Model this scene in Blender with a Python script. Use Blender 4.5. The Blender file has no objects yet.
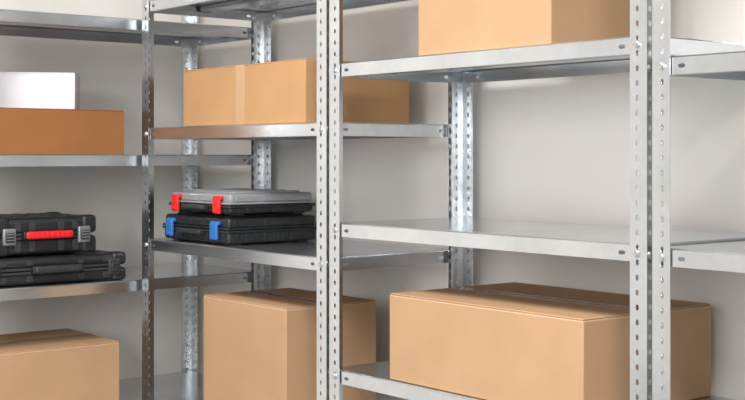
import bpy, bmesh, math, random
from mathutils import Vector, Matrix
random.seed(4)
EYE=1.35
S=bpy.context.scene
S.view_settings.view_transform='Standard'
S.view_settings.look='None'

# ---------------------------------------------------------------- materials
def newmat(name):
    m=bpy.data.materials.new(name); m.use_nodes=True
    nt=m.node_tree; b=nt.nodes['Principled BSDF']
    return m,nt,b
def noise_mat(name,c1,c2,scale,rough,metal=0,bump=0.0,bscale=None,stretch=(1,1,1),spec=0.5,alpha=None,trans=0,detail=4):
    m,nt,b=newmat(name)
    tc=nt.nodes.new('ShaderNodeTexCoord'); mp=nt.nodes.new('ShaderNodeMapping')
    mp.inputs['Scale'].default_value=stretch
    nt.links.new(tc.outputs['Object'],mp.inputs['Vector'])
    n=nt.nodes.new('ShaderNodeTexNoise'); n.inputs['Scale'].default_value=scale; n.inputs['Detail'].default_value=detail
    nt.links.new(mp.outputs['Vector'],n.inputs['Vector'])
    r=nt.nodes.new('ShaderNodeValToRGB')
    r.color_ramp.elements[0].position=0.3; r.color_ramp.elements[1].position=0.7
    r.color_ramp.elements[0].color=(*c1,1); r.color_ramp.elements[1].color=(*c2,1)
    nt.links.new(n.outputs['Fac'],r.inputs['Fac']); nt.links.new(r.outputs['Color'],b.inputs['Base Color'])
    b.inputs['Roughness'].default_value=rough; b.inputs['Metallic'].default_value=metal
    b.inputs['Specular IOR Level'].default_value=spec
    b.inputs['Transmission Weight'].default_value=trans
    if bump>0:
        n2=nt.nodes.new('ShaderNodeTexNoise'); n2.inputs['Scale'].default_value=bscale or scale; n2.inputs['Detail'].default_value=5
        nt.links.new(mp.outputs['Vector'],n2.inputs['Vector'])
        bp=nt.nodes.new('ShaderNodeBump'); bp.inputs['Strength'].default_value=bump; bp.inputs['Distance'].default_value=0.002
        nt.links.new(n2.outputs['Fac'],bp.inputs['Height']); nt.links.new(bp.outputs['Normal'],b.inputs['Normal'])
    return m
def galvanized():
    m,nt,b=newmat('galvanized_steel')
    tc=nt.nodes.new('ShaderNodeTexCoord')
    n=nt.nodes.new('ShaderNodeTexNoise'); n.inputs['Scale'].default_value=5; n.inputs['Detail'].default_value=2
    nt.links.new(tc.outputs['Object'],n.inputs['Vector'])
    v=nt.nodes.new('ShaderNodeTexVoronoi'); v.inputs['Scale'].default_value=75
    nt.links.new(tc.outputs['Object'],v.inputs['Vector'])
    sep=nt.nodes.new('ShaderNodeSeparateColor'); nt.links.new(v.outputs['Color'],sep.inputs['Color'])
    ma=nt.nodes.new('ShaderNodeMath'); ma.operation='MULTIPLY_ADD'; ma.inputs[1].default_value=0.15
    nt.links.new(sep.outputs[0],ma.inputs[0]); nt.links.new(n.outputs['Fac'],ma.inputs[2])
    r=nt.nodes.new('ShaderNodeValToRGB')
    r.color_ramp.elements[0].position=0.3; r.color_ramp.elements[1].position=0.85
    r.color_ramp.elements[0].color=(0.59,0.618,0.64,1); r.color_ramp.elements[1].color=(0.74,0.765,0.79,1)
    nt.links.new(ma.outputs[0],r.inputs['Fac']); nt.links.new(r.outputs['Color'],b.inputs['Base Color'])
    b.inputs['Roughness'].default_value=0.22
    b.inputs['Metallic'].default_value=0.95
    n2=nt.nodes.new('ShaderNodeTexNoise'); n2.inputs['Scale'].default_value=14; n2.inputs['Detail'].default_value=2
    nt.links.new(tc.outputs['Object'],n2.inputs['Vector'])
    bp=nt.nodes.new('ShaderNodeBump'); bp.inputs['Strength'].default_value=0.10; bp.inputs['Distance'].default_value=0.003
    nt.links.new(n2.outputs['Fac'],bp.inputs['Height']); nt.links.new(bp.outputs['Normal'],b.inputs['Normal'])
    return m
STEEL=galvanized()
BOLT=noise_mat('zinc_bolt',(0.55,0.55,0.56),(0.7,0.7,0.71),60,0.28,0.95)
def card(name,c,f=0.90):
    return noise_mat(name,tuple(x*f for x in c),c,7,0.85,0,0.12,220,(1,1,1),0.2,detail=7)
CARD=card('cardboard_tan',(0.455,0.280,0.158))
CARD_O=card('cardboard_orange',(0.475,0.268,0.128))
CARD_D=card('cardboard_brown',(0.29,0.122,0.043))
CARD_W=card('cardboard_white',(0.70,0.70,0.75),0.97)
def tape(name,c): return noise_mat(name,tuple(x*.96 for x in c),c,20,0.25,0,0.05,60)
TAPE=tape('packing_tape_tan',(0.31,0.175,0.088))
TAPE_O=tape('packing_tape_orange',(0.50,0.30,0.158))
TAPE_D=tape('packing_tape_brown',(0.26,0.115,0.042))
TAPE_W=tape('packing_tape_white',(0.68,0.68,0.73))
SEAM=noise_mat('seam_shadow_gap',(0.07,0.038,0.017),(0.09,0.05,0.02),20,0.9)
EDGE=noise_mat('cardboard_worn_edge',(0.54,0.36,0.22),(0.60,0.41,0.26),30,0.9)
BLACK=noise_mat('black_plastic',(0.010,0.011,0.012),(0.017,0.018,0.020),30,0.40,0,0.10,500,spec=0.5)
BLACK2=noise_mat('dark_grey_plastic',(0.024,0.026,0.028),(0.034,0.036,0.039),30,0.42,0,0.1,400,spec=0.5)
RED=noise_mat('red_plastic',(0.66,0.010,0.012),(0.74,0.016,0.018),12,0.35)
BLUE=noise_mat('blue_plastic',(0.02,0.13,0.42),(0.03,0.16,0.48),12,0.35)
LIDG=noise_mat('smoky_translucent_lid',(0.29,0.295,0.31),(0.34,0.345,0.36),8,0.22,0,0.03,40,trans=0.2)
SILVER=noise_mat('silver_latch_plastic',(0.24,0.24,0.25),(0.34,0.34,0.35),30,0.35,0.6)
WALL=noise_mat('painted_wall_plaster',(0.75,0.715,0.675),(0.78,0.745,0.705),1.3,0.85,0,0.12,180,spec=0.2)
WALLF=noise_mat('white_wall_paint',(0.80,0.80,0.80),(0.84,0.84,0.84),1.3,0.85,0,0.12,180,spec=0.2)
WALLG=noise_mat('grey_wall_paint',(0.38,0.38,0.39),(0.42,0.42,0.43),1.3,0.85,0,0.12,180,spec=0.2)
CEIL=noise_mat('ceiling_paint',(0.78,0.78,0.77),(0.82,0.82,0.81),2,0.9)
FLOOR=noise_mat('concrete_floor',(0.24,0.24,0.235),(0.31,0.31,0.30),3,0.55,0,0.15,40)
TRIM=noise_mat('white_trim',(0.75,0.75,0.74),(0.8,0.8,0.79),5,0.5)

# ---------------------------------------------------------------- helpers
def obj_from_bm(bm,name,mats,parent=None,smooth=False):
    me=bpy.data.meshes.new(name); bm.to_mesh(me); bm.free()
    for m in mats: me.materials.append(m)
    if smooth:
        for p in me.polygons: p.use_smooth=True
    o=bpy.data.objects.new(name,me); S.collection.objects.link(o)
    if parent: o.parent=parent
    return o
def empty(name,loc=(0,0,0),rot=0):
    e=bpy.data.objects.new(name,None); e.empty_display_size=0.05
    S.collection.objects.link(e); e.location=loc; e.rotation_euler=(0,0,rot); return e
def add_box(bm,lo,hi,bev=0,seg=2,mi=0,mat=None):
    g=bmesh.ops.create_cube(bm,size=1)
    vs=g['verts']
    c=[(a+b)/2 for a,b in zip(lo,hi)]; s=[b-a for a,b in zip(lo,hi)]
    for v in vs:
        v.co=Vector((c[0]+v.co.x*s[0],c[1]+v.co.y*s[1],c[2]+v.co.z*s[2]))
        if mat: v.co=mat@v.co
    fs=set(f for v in vs for f in v.link_faces)
    for f in fs: f.material_index=mi
    if bev>0:
        es=list(set(e for v in vs for e in v.link_edges))
        r=bmesh.ops.bevel(bm,geom=es,offset=bev,segments=seg,affect='EDGES',profile=0.5)
        for f in r['faces']: f.material_index=mi; f.smooth=True
def pbox(name,lo,hi,mat,parent,bev=0.001,seg=2):
    bm=bmesh.new(); add_box(bm,lo,hi,bev,seg)
    return obj_from_bm(bm,name,[mat],parent)
def room_box(name,lo,hi,mat):
    bm=bmesh.new(); add_box(bm,lo,hi); return obj_from_bm(bm,name,[mat])

def sheet_cell(bm,P,u0,u1,v0,v1,hu,hv,hole=None,N=12):
    if hole is None:
        bm.faces.new([bm.verts.new(P(*q)) for q in ((u0,v0),(u1,v0),(u1,v1),(u0,v1))]); return
    ru,rv=hole
    ins=[];out=[]
    for i in range(N):
        a=2*math.pi*(i+0.5)/N
        c,s=math.cos(a),math.sin(a)
        k=(abs(c)**3+abs(s)**3)**(-1/3)
        ins.append((hu+ru*c*k,hv+rv*s*k))
        m=max(abs(c),abs(s)); x,y=c/m,s/m
        out.append((u1*x+hu*(1-x) if x>0 else hu+(hu-u0)*x, hv+(v1-hv)*y if y>0 else hv+(hv-v0)*y))
    iv=[bm.verts.new(P(*q)) for q in ins]; ov=[bm.verts.new(P(*q)) for q in out]
    for i in range(N):
        j=(i+1)%N
        bm.faces.new([iv[i],ov[i],ov[j],iv[j]])
        a,b=out[i],out[j]
        oni=('u' if min(abs(a[0]-u0),abs(a[0]-u1))<1e-7 else 'v'); onj=('u' if min(abs(b[0]-u0),abs(b[0]-u1))<1e-7 else 'v')
        if oni!=onj:
            cu=a[0] if oni=='u' else b[0]; cv=a[1] if oni=='v' else b[1]
            bm.faces.new([ov[i],bm.verts.new(P(cu,cv)),ov[j]])

def post(name,parent,cx,cy,dx,dy,H):
    fw=0.042; pitch=0.0295; bm=bmesh.new()
    n=int(H/pitch)
    for i in range(n):
        z0=i*pitch; z1=(i+1)*pitch
        for axis in (0,1):
            if axis==0: P=lambda u,v: Vector((cx+dx*u,cy,v))
            else: P=lambda u,v: Vector((cx,cy+dy*u,v))
            sheet_cell(bm,P,0,fw,z0,z1,fw*0.56,(z0+z1)/2,(0.0037,0.0060))
    bmesh.ops.remove_doubles(bm,verts=bm.verts,dist=1e-5)
    bmesh.ops.recalc_face_normals(bm,faces=bm.faces)
    o=obj_from_bm(bm,name,[STEEL],parent)
    md=o.modifiers.new('thickness','SOLIDIFY'); md.thickness=0.0018; md.offset=0
    pbox(name+'_foot',(min(cx-0.003*dx,cx+dx*0.045),min(cy-0.003*dy,cy+dy*0.045),0),(max(cx-0.003*dx,cx+dx*0.045),max(cy-0.003*dy,cy+dy*0.045),0.022),BLACK2,parent,0.002)
    return o

def shelf(name,parent,W,D,z):
    bm=bmesh.new(); L=0.035; g=0.004; r=0.0028
    x0,x1,y0,y1=g,W-g,g,D-g
    V=lambda x,y,zz: bm.verts.new(Vector((x,y,zz)))
    def quad(*p): bm.faces.new([V(*q) for q in p])
    quad((x0+r,y0+r,z),(x1-r,y0+r,z),(x1-r,y1-r,z),(x0+r,y1-r,z))
    zt=z-r; zb=z-L
    quad((x0+r,y0+r,z),(x0,y0,zt),(x1,y0,zt),(x1-r,y0+r,z))
    quad((x1-r,y0+r,z),(x1,y0,zt),(x1,y1,zt),(x1-r,y1-r,z))
    quad((x1-r,y1-r,z),(x1,y1,zt),(x0,y1,zt),(x0+r,y1-r,z))
    quad((x0+r,y1-r,z),(x0,y1,zt),(x0,y0,zt),(x0+r,y0+r,z))
    def lip(P,length):
        c=0.062; w=0.02
        segs=[(0,c-w,None),(c-w,c+w,1),(c+w,length-c-w,None),(length-c-w,length-c+w,1),(length-c+w,length,None)]
        for a,b,h in segs:
            sheet_cell(bm,P,a,b,zb,zt,(a+b)/2,(zb+zt)/2,(0.0085,0.0042) if h else None)
    lip(lambda u,v:Vector((x0+u,y0,v)),x1-x0)
    lip(lambda u,v:Vector((x0+u,y1,v)),x1-x0)
    lip(lambda u,v:Vector((x0,y0+u,v)),y1-y0)
    lip(lambda u,v:Vector((x1,y0+u,v)),y1-y0)
    k=0.013
    quad((x0,y0,zb),(x1,y0,zb),(x1-k,y0+k,zb),(x0+k,y0+k,zb))
    quad((x0,y1,zb),(x1,y1,zb),(x1-k,y1-k,zb),(x0+k,y1-k,zb))
    quad((x0,y0,zb),(x0,y1,zb),(x0+k,y1-k,zb),(x0+k,y0+k,zb))
    quad((x1,y0,zb),(x1,y1,zb),(x1-k,y1-k,zb),(x1-k,y0+k,zb))
    bmesh.ops.remove_doubles(bm,verts=bm.verts,dist=1e-5)
    bmesh.ops.recalc_face_normals(bm,faces=bm.faces)
    o=obj_from_bm(bm,name,[STEEL],parent)
    md=o.modifiers.new('thickness','SOLIDIFY'); md.thickness=0.001; md.offset=0
    pbox(name+'_stiffener',(x0+0.015,D/2-0.03,z-0.018),(x1-0.015,D/2+0.03,z-0.001),STEEL,parent,0.003)
    return o

def bolts(name,parent,pts):
    bm=bmesh.new()
    for (p,n) in pts:
        n=Vector(n); q=n.to_track_quat('Z','Y').to_matrix().to_4x4()
        for rad,dep,off,seg in ((0.0085,0.002,0.001,16),(0.0066,0.005,0.003,6)):
            M=Matrix.Translation(Vector(p)+n*off)@q
            bmesh.ops.create_cone(bm,cap_ends=True,segments=seg,radius1=rad,radius2=rad*0.85,depth=dep,matrix=M)
    return obj_from_bm(bm,name,[BOLT],parent)

def shelving(loc,rot,W,D,zs,H=2.22):
    e=empty('metal_shelving_unit',loc,rot)
    post('post_front_left',e,0,0,1,1,H); post('post_front_right',e,W,0,-1,1,H)
    post('post_back_left',e,0,D,1,-1,H); post('post_back_right',e,W,D,-1,-1,H)
    pts=[]
    for i,z in enumerate(zs):
        shelf('shelf_%d'%(i+1),e,W,D,z)
        for zz in (z-0.018,):
            for x in (0.0235,W-0.0235):
                pts.append(((x,-0.001,zz),(0,-1,0)))
            for y in (0.0235,D-0.0235):
                pts.append(((-0.001,y,zz),(-1,0,0))); pts.append(((W+0.001,y,zz),(1,0,0)))
    bolts('bolts',e,pts)
    return e
Z=lambda r: EYE+r
D=0.47; YF=1.97
shelving((-3.631,YF,0),0,0.990,D,[Z(-1.2),Z(-.80),Z(-.272),Z(.083),Z(.490)])
shelving((-2.627,YF,0),0,1.035,D,[Z(-1.0),Z(-.556),Z(-.178),Z(.234),Z(.72)])
shelving((-1.578,YF,0),0,1.0,D,[Z(-1.0),Z(-.556),Z(-.182),Z(.188),Z(.72)])
shelving((-3.647,1.42,0),math.pi/2,1.02,D,[Z(-1.2),Z(-.81),Z(-.406),Z(-.003),Z(.435)])

# ---------------------------------------------------------------- cardboard boxes
def carton(loc,rot,w,d,h,mat,tp,axis='x',name='cardboard_box',edge=None):
    e=empty(name,loc,rot)
    t=0.004
    pbox('body',(0,0,0),(w,d,h-t),mat,e,0.0025,2)
    g=0.002
    q=0.0003; tw=0.024; dn=0.065
    if axis=='x':
        pbox('flap_front',(0.0015,0.0015,h-t),(w-0.0015,d/2-g,h),mat,e,0.0015)
        pbox('flap_back',(0.0015,d/2+g,h-t),(w-0.0015,d-0.0015,h),mat,e,0.0015)
        pbox('tape_top',(0.0,d/2-tw,h),(w,d/2+tw,h+q),tp,e,0)
        pbox('tape_left',(-q,d/2-tw,h-dn),(0,d/2+tw,h+q),tp,e,0)
        pbox('tape_right',(w,d/2-tw,h-dn),(w+q,d/2+tw,h+q),tp,e,0)
        pbox('seam',(0.002,d/2-0.003,h+q),(w-0.002,d/2+0.003,h+q+0.0001),SEAM,e,0)
    else:
        pbox('flap_left',(0.0015,0.0015,h-t),(w/2-g,d-0.0015,h),mat,e,0.0015)
        pbox('flap_right',(w/2+g,0.0015,h-t),(w-0.0015,d-0.0015,h),mat,e,0.0015)
        pbox('tape_top',(w/2-tw,0,h),(w/2+tw,d,h+q),tp,e,0)
        pbox('tape_front',(w/2-tw,-q,0.001),(w/2+tw,0,h+q),tp,e,0)
        pbox('tape_back',(w/2-tw,d,0.001),(w/2+tw,d+q,h+q),tp,e,0)
        pbox('seam',(w/2-0.002,0.002,h+q),(w/2+0.002,d-0.002,h+q+0.0001),SEAM,e,0)
    if edge:
        pbox('fold_front',(0.003,-0.0002,h-t-0.0035),(w-0.003,0.0022,h-t-0.0012),edge,e,0.0004)
        pbox('fold_right',(w-0.0022,0.003,h-t-0.0035),(w+0.0002,d-0.003,h-t-0.0012),edge,e,0.0004)
    return e
s=0.0012
carton((-2.402,1.985,Z(-.556)+s),0,0.632,0.435,0.212,CARD,TAPE,'x',edge=EDGE)
carton((-2.305,1.995,Z(.234)+s),0,0.435,0.36,0.33,CARD,TAPE,'x')
carton((-3.415,1.995,Z(.083)+s),0,0.645,0.37,0.174,CARD_O,TAPE_O,'y')
carton((-3.305,2.0,Z(-.80)+s),0,0.438,0.32,0.373,CARD,TAPE,'x',edge=EDGE)
R=math.pi/2
carton((-3.66,1.44,Z(-.003)+s),R,0.482,0.33,0.142,CARD_D,TAPE_D,'x')
carton((-3.655,1.44,Z(-.81)+s),R,0.462,0.38,0.211,CARD,TAPE,'x',edge=EDGE)
a=math.radians(60)
wd=0.27
cx,cy=-3.715,1.777
carton((cx-math.cos(a)*wd,cy-math.sin(a)*wd,Z(-.003)+s+0.1428),a,wd,0.20,0.117,CARD_W,TAPE_W,'x')

# ---------------------------------------------------------------- tool cases
def organizer(loc,rot,w,d,h,lidmat,latchmat,name,split=0.52):
    e=empty(name,loc,rot)
    hs=h*split
    bev=0.010
    pbox('base_shell',(0,0,0.004),(w,d,hs-0.0015),BLACK,e,bev,3)
    pbox('lid_shell',(0.002,0.002,hs+0.0015),(w-0.002,d-0.002,h-0.004),lidmat,e,bev,3)
    pbox('rim_lower',(-0.004,-0.004,hs-0.009),(w+0.004,d+0.004,hs-0.001),BLACK,e,0.003)
    pbox('rim_upper',(-0.004,-0.004,hs+0.001),(w+0.004,d+0.004,hs+0.007),BLACK if lidmat is BLACK else lidmat,e,0.0025)
    pbox('hinge_core',(0.01,0.01,hs-0.004),(w-0.01,d-0.01,hs+0.004),BLACK,e,0.001)
    bm=bmesh.new()
    add_box(bm,(0.03,0.03,h-0.006),(w-0.03,d-0.03,h),0.003)
    n=4
    for i in range(n+1):
        x=0.035+(w-0.07)*i/n
        add_box(bm,(x-0.003,0.035,h-0.003),(x+0.003,d-0.035,h+0.002),0.001)
    obj_from_bm(bm,'lid_panel',[lidmat],e)
    bm=bmesh.new()
    for k in range(9):
        y=0.03+(d-0.06)*k/8
        for X in (-0.002,w):
            add_box(bm,(X,y-0.004,0.010),(X+0.003,y+0.004,hs-0.010),0.0008)
    for k in range(12):
        x=0.02+(w-0.04)*k/11
        add_box(bm,(x-0.004,-0.003,0.010),(x+0.004,0.001,hs-0.010),0.0008)
    obj_from_bm(bm,'base_ribs',[BLACK],e)
    bm=bmesh.new()
    for k in range(3):
        y=0.055+(d-0.11)*k/2
        add_box(bm,(w-0.003,y-0.034,hs+0.010),(w+0.001,y+0.034,h-0.012),0.0012)
    for k in range(2):
        x=w*0.36+k*w*0.24
        add_box(bm,(x-0.03,-0.001,hs+0.010),(x+0.03,0.003,h-0.012),0.0012)
    obj_from_bm(bm,'lid_mouldings',[lidmat],e)
    bm=bmesh.new()
    for x in (0.02,w-0.06):
        for y in (0.02,d-0.06): add_box(bm,(x,y,0),(x+0.04,y+0.04,0.006),0.001)
    obj_from_bm(bm,'feet',[BLACK2],e)
    for i,x in enumerate((w*0.14,w*0.83)):
        bm=bmesh.new()
        lo=max(hs-0.03,0.004)
        add_box(bm,(x-0.019,-0.014,lo),(x+0.019,-0.003,hs+0.022),0.004,3)
        add_box(bm,(x-0.022,-0.010,hs+0.014),(x+0.022,0.004,hs+0.026),0.003,2)
        add_box(bm,(x-0.012,-0.017,lo+0.004),(x+0.012,-0.013,lo+0.011),0.0015,2)
        obj_from_bm(bm,'latch_%d'%(i+1),[latchmat],e)
    bm=bmesh.new()
    add_box(bm,(w*0.30,-0.022,hs-0.016),(w*0.66,-0.012,hs-0.002),0.004,3)
    add_box(bm,(w*0.30,-0.02,hs-0.016),(w*0.30+0.014,0.004,hs-0.002),0.003)
    add_box(bm,(w*0.66-0.014,-0.02,hs-0.016),(w*0.66,0.004,hs-0.002),0.003)
    obj_from_bm(bm,'handle',[BLACK2],e)
    return e
z0=Z(-.272)+s
organizer((-3.545,2.0,z0),0,0.380,0.325,0.086,BLACK,BLUE,'tool_organizer_case')
organizer((-3.505,2.0,z0+0.0892),0,0.350,0.305,0.068,LIDG,RED,'tool_organizer_case',0.45)

def toolcase(loc,rot,w,d,h,hmat,latchmat,name='power_tool_case'):
    e=empty(name,loc,rot)
    hs=h*0.5
    pbox('base_shell',(0,0,0.003),(w,d,hs-0.001),BLACK,e,0.016,4)
    pbox('lid_shell',(0,0,hs+0.001),(w,d,h-0.003),BLACK,e,0.018,4)
    pbox('seam_core',(0.012,0.012,hs-0.006),(w-0.012,d-0.012,hs+0.006),BLACK2,e,0.001)
    bm=bmesh.new()
    for x in (-0.004,w-0.046):
        for y in (-0.004,d-0.046):
            add_box(bm,(x,y,0),(x+0.05,y+0.05,hs-0.004),0.012,3)
            add_box(bm,(x,y,hs+0.004),(x+0.05,y+0.05,h),0.012,3)
    obj_from_bm(bm,'corner_bumpers',[BLACK],e)
    bm=bmesh.new()
    for k in range(5):
        x=0.07+(w-0.14)*k/4
        add_box(bm,(x-0.012,0.06,h-0.004),(x+0.012,d-0.05,h),0.002)
        if abs(k-2)>0:
            add_box(bm,(x-0.010,-0.004,0.012),(x+0.010,0.001,hs-0.014),0.0015)
            add_box(bm,(x-0.010,-0.004,hs+0.016),(x+0.010,0.001,h-0.018),0.0015)
    for k in range(6):
        y=0.07+(d-0.14)*k/5
        add_box(bm,(w-0.001,y-0.006,0.014),(w+0.003,y+0.006,hs-0.012),0.001)
        add_box(bm,(w-0.001,y-0.006,hs+0.012),(w+0.003,y+0.006,h-0.014),0.001)
    add_box(bm,(0.05,-0.006,hs-0.010),(w-0.05,0.002,hs-0.002),0.002)
    add_box(bm,(0.05,-0.006,hs+0.002),(w-0.05,0.002,hs+0.010),0.002)
    obj_from_bm(bm,'reinforcement_ribs',[BLACK2],e)
    for i,x in enumerate((0.042,w-0.042)):
        bm=bmesh.new()
        add_box(bm,(x-0.021,-0.011,hs-0.026),(x+0.021,0.003,hs+0.026),0.005,3,0)
        add_box(bm,(x-0.014,-0.016,hs-0.016),(x+0.014,-0.009,hs+0.014),0.003,2,1)
        for q in (-0.009,0,0.009):
            add_box(bm,(x-0.012,-0.018,hs+q-0.0016),(x+0.012,-0.015,hs+q+0.0016),0.0005,1,0)
        obj_from_bm(bm,'latch_%d'%(i+1),[latchmat,BLACK2],e)
    bm=bmesh.new()
    gx0,gx1=w*0.5-0.078,w*0.5+0.078
    zc=hs+0.004
    add_box(bm,(gx0,-0.030,zc-0.012),(gx1,-0.012,zc+0.012),0.008,4,0)
    for k in range(8):
        x=gx0+0.02+(gx1-gx0-0.04)*k/7
        add_box(bm,(x-0.003,-0.0325,zc-0.0085),(x+0.003,-0.026,zc+0.0085),0.001,1,0)
    for x in (gx0-0.006,gx1-0.008):
        add_box(bm,(x,-0.026,zc-0.012),(x+0.014,0.004,zc+0.012),0.004,3,1)
    obj_from_bm(bm,'handle',[hmat,BLACK],e)
    return e
z1=Z(-.406)+s
toolcase((-3.68,1.455,z1),R,0.48,0.34,0.090,BLACK2,BLACK2)
toolcase((-3.69,1.505,z1+0.0915),R,0.33,0.29,0.120,RED,SILVER)

# ---------------------------------------------------------------- room
XL,XR,YB,YN,HT=-4.16,2.6,2.50,-2.6,2.9
room_box('wall_back',(XL-0.1,YB,0),(XR+0.1,YB+0.1,HT),WALL)
room_box('wall_left',(XL-0.1,YN-0.1,0),(XL,YB,HT),WALL)
room_box('wall_right',(XR,YN-0.1,0),(XR+0.1,YB,HT),WALLG)
room_box('wall_front',(XL,YN-0.1,0),(XR,YN,HT),WALLF)
room_box('floor',(XL-0.1,YN-0.1,-0.1),(XR+0.1,YB+0.1,0),FLOOR)
room_box('ceiling',(XL-0.1,YN-0.1,HT),(XR+0.1,YB+0.1,HT+0.1),CEIL)
room_box('baseboard_back',(XL,YB-0.012,0),(XR,YB,0.08),TRIM)
room_box('baseboard_left',(XL,YN,0),(XL+0.012,YB-0.012,0.08),TRIM)

def area(name,loc,target,sx,sy,power,col=(1,1,1)):
    l=bpy.data.lights.new(name,'AREA'); l.shape='RECTANGLE'; l.size=sx; l.size_y=sy; l.energy=power; l.color=col
    o=bpy.data.objects.new(name,l); S.collection.objects.link(o); o.location=loc
    o.rotation_euler=(Vector(target)-Vector(loc)).to_track_quat('-Z','Y').to_euler(); return o
area('ceiling_light',(-2.2,0.6,2.86),(-2.2,0.6,0),1.1,0.7,68,(1,0.99,0.97))
area('ceiling_light',(0.2,0.3,2.86),(0.2,0.3,0),1.1,0.7,100,(1,0.99,0.97))
area('softbox_light',(0.2,-2.0,2.0),(-2.2,2.2,1.2),1.6,1.2,98,(0.99,0.993,1))

w=bpy.data.worlds.new('world'); S.world=w; w.use_nodes=True
w.node_tree.nodes['Background'].inputs[0].default_value=(0.9,0.95,1,1)
w.node_tree.nodes['Background'].inputs[1].default_value=0.6

cam=bpy.data.cameras.new('camera'); co=bpy.data.objects.new('camera',cam); S.collection.objects.link(co)
cam.sensor_width=36; cam.lens=36*1264/745; cam.shift_y=-46/745
co.location=(0,0,EYE)
fwd=Vector((-0.7793,0.6267,0))
co.rotation_euler=fwd.to_track_quat('-Z','Y').to_euler()
cam.clip_start=0.05
S.camera=co
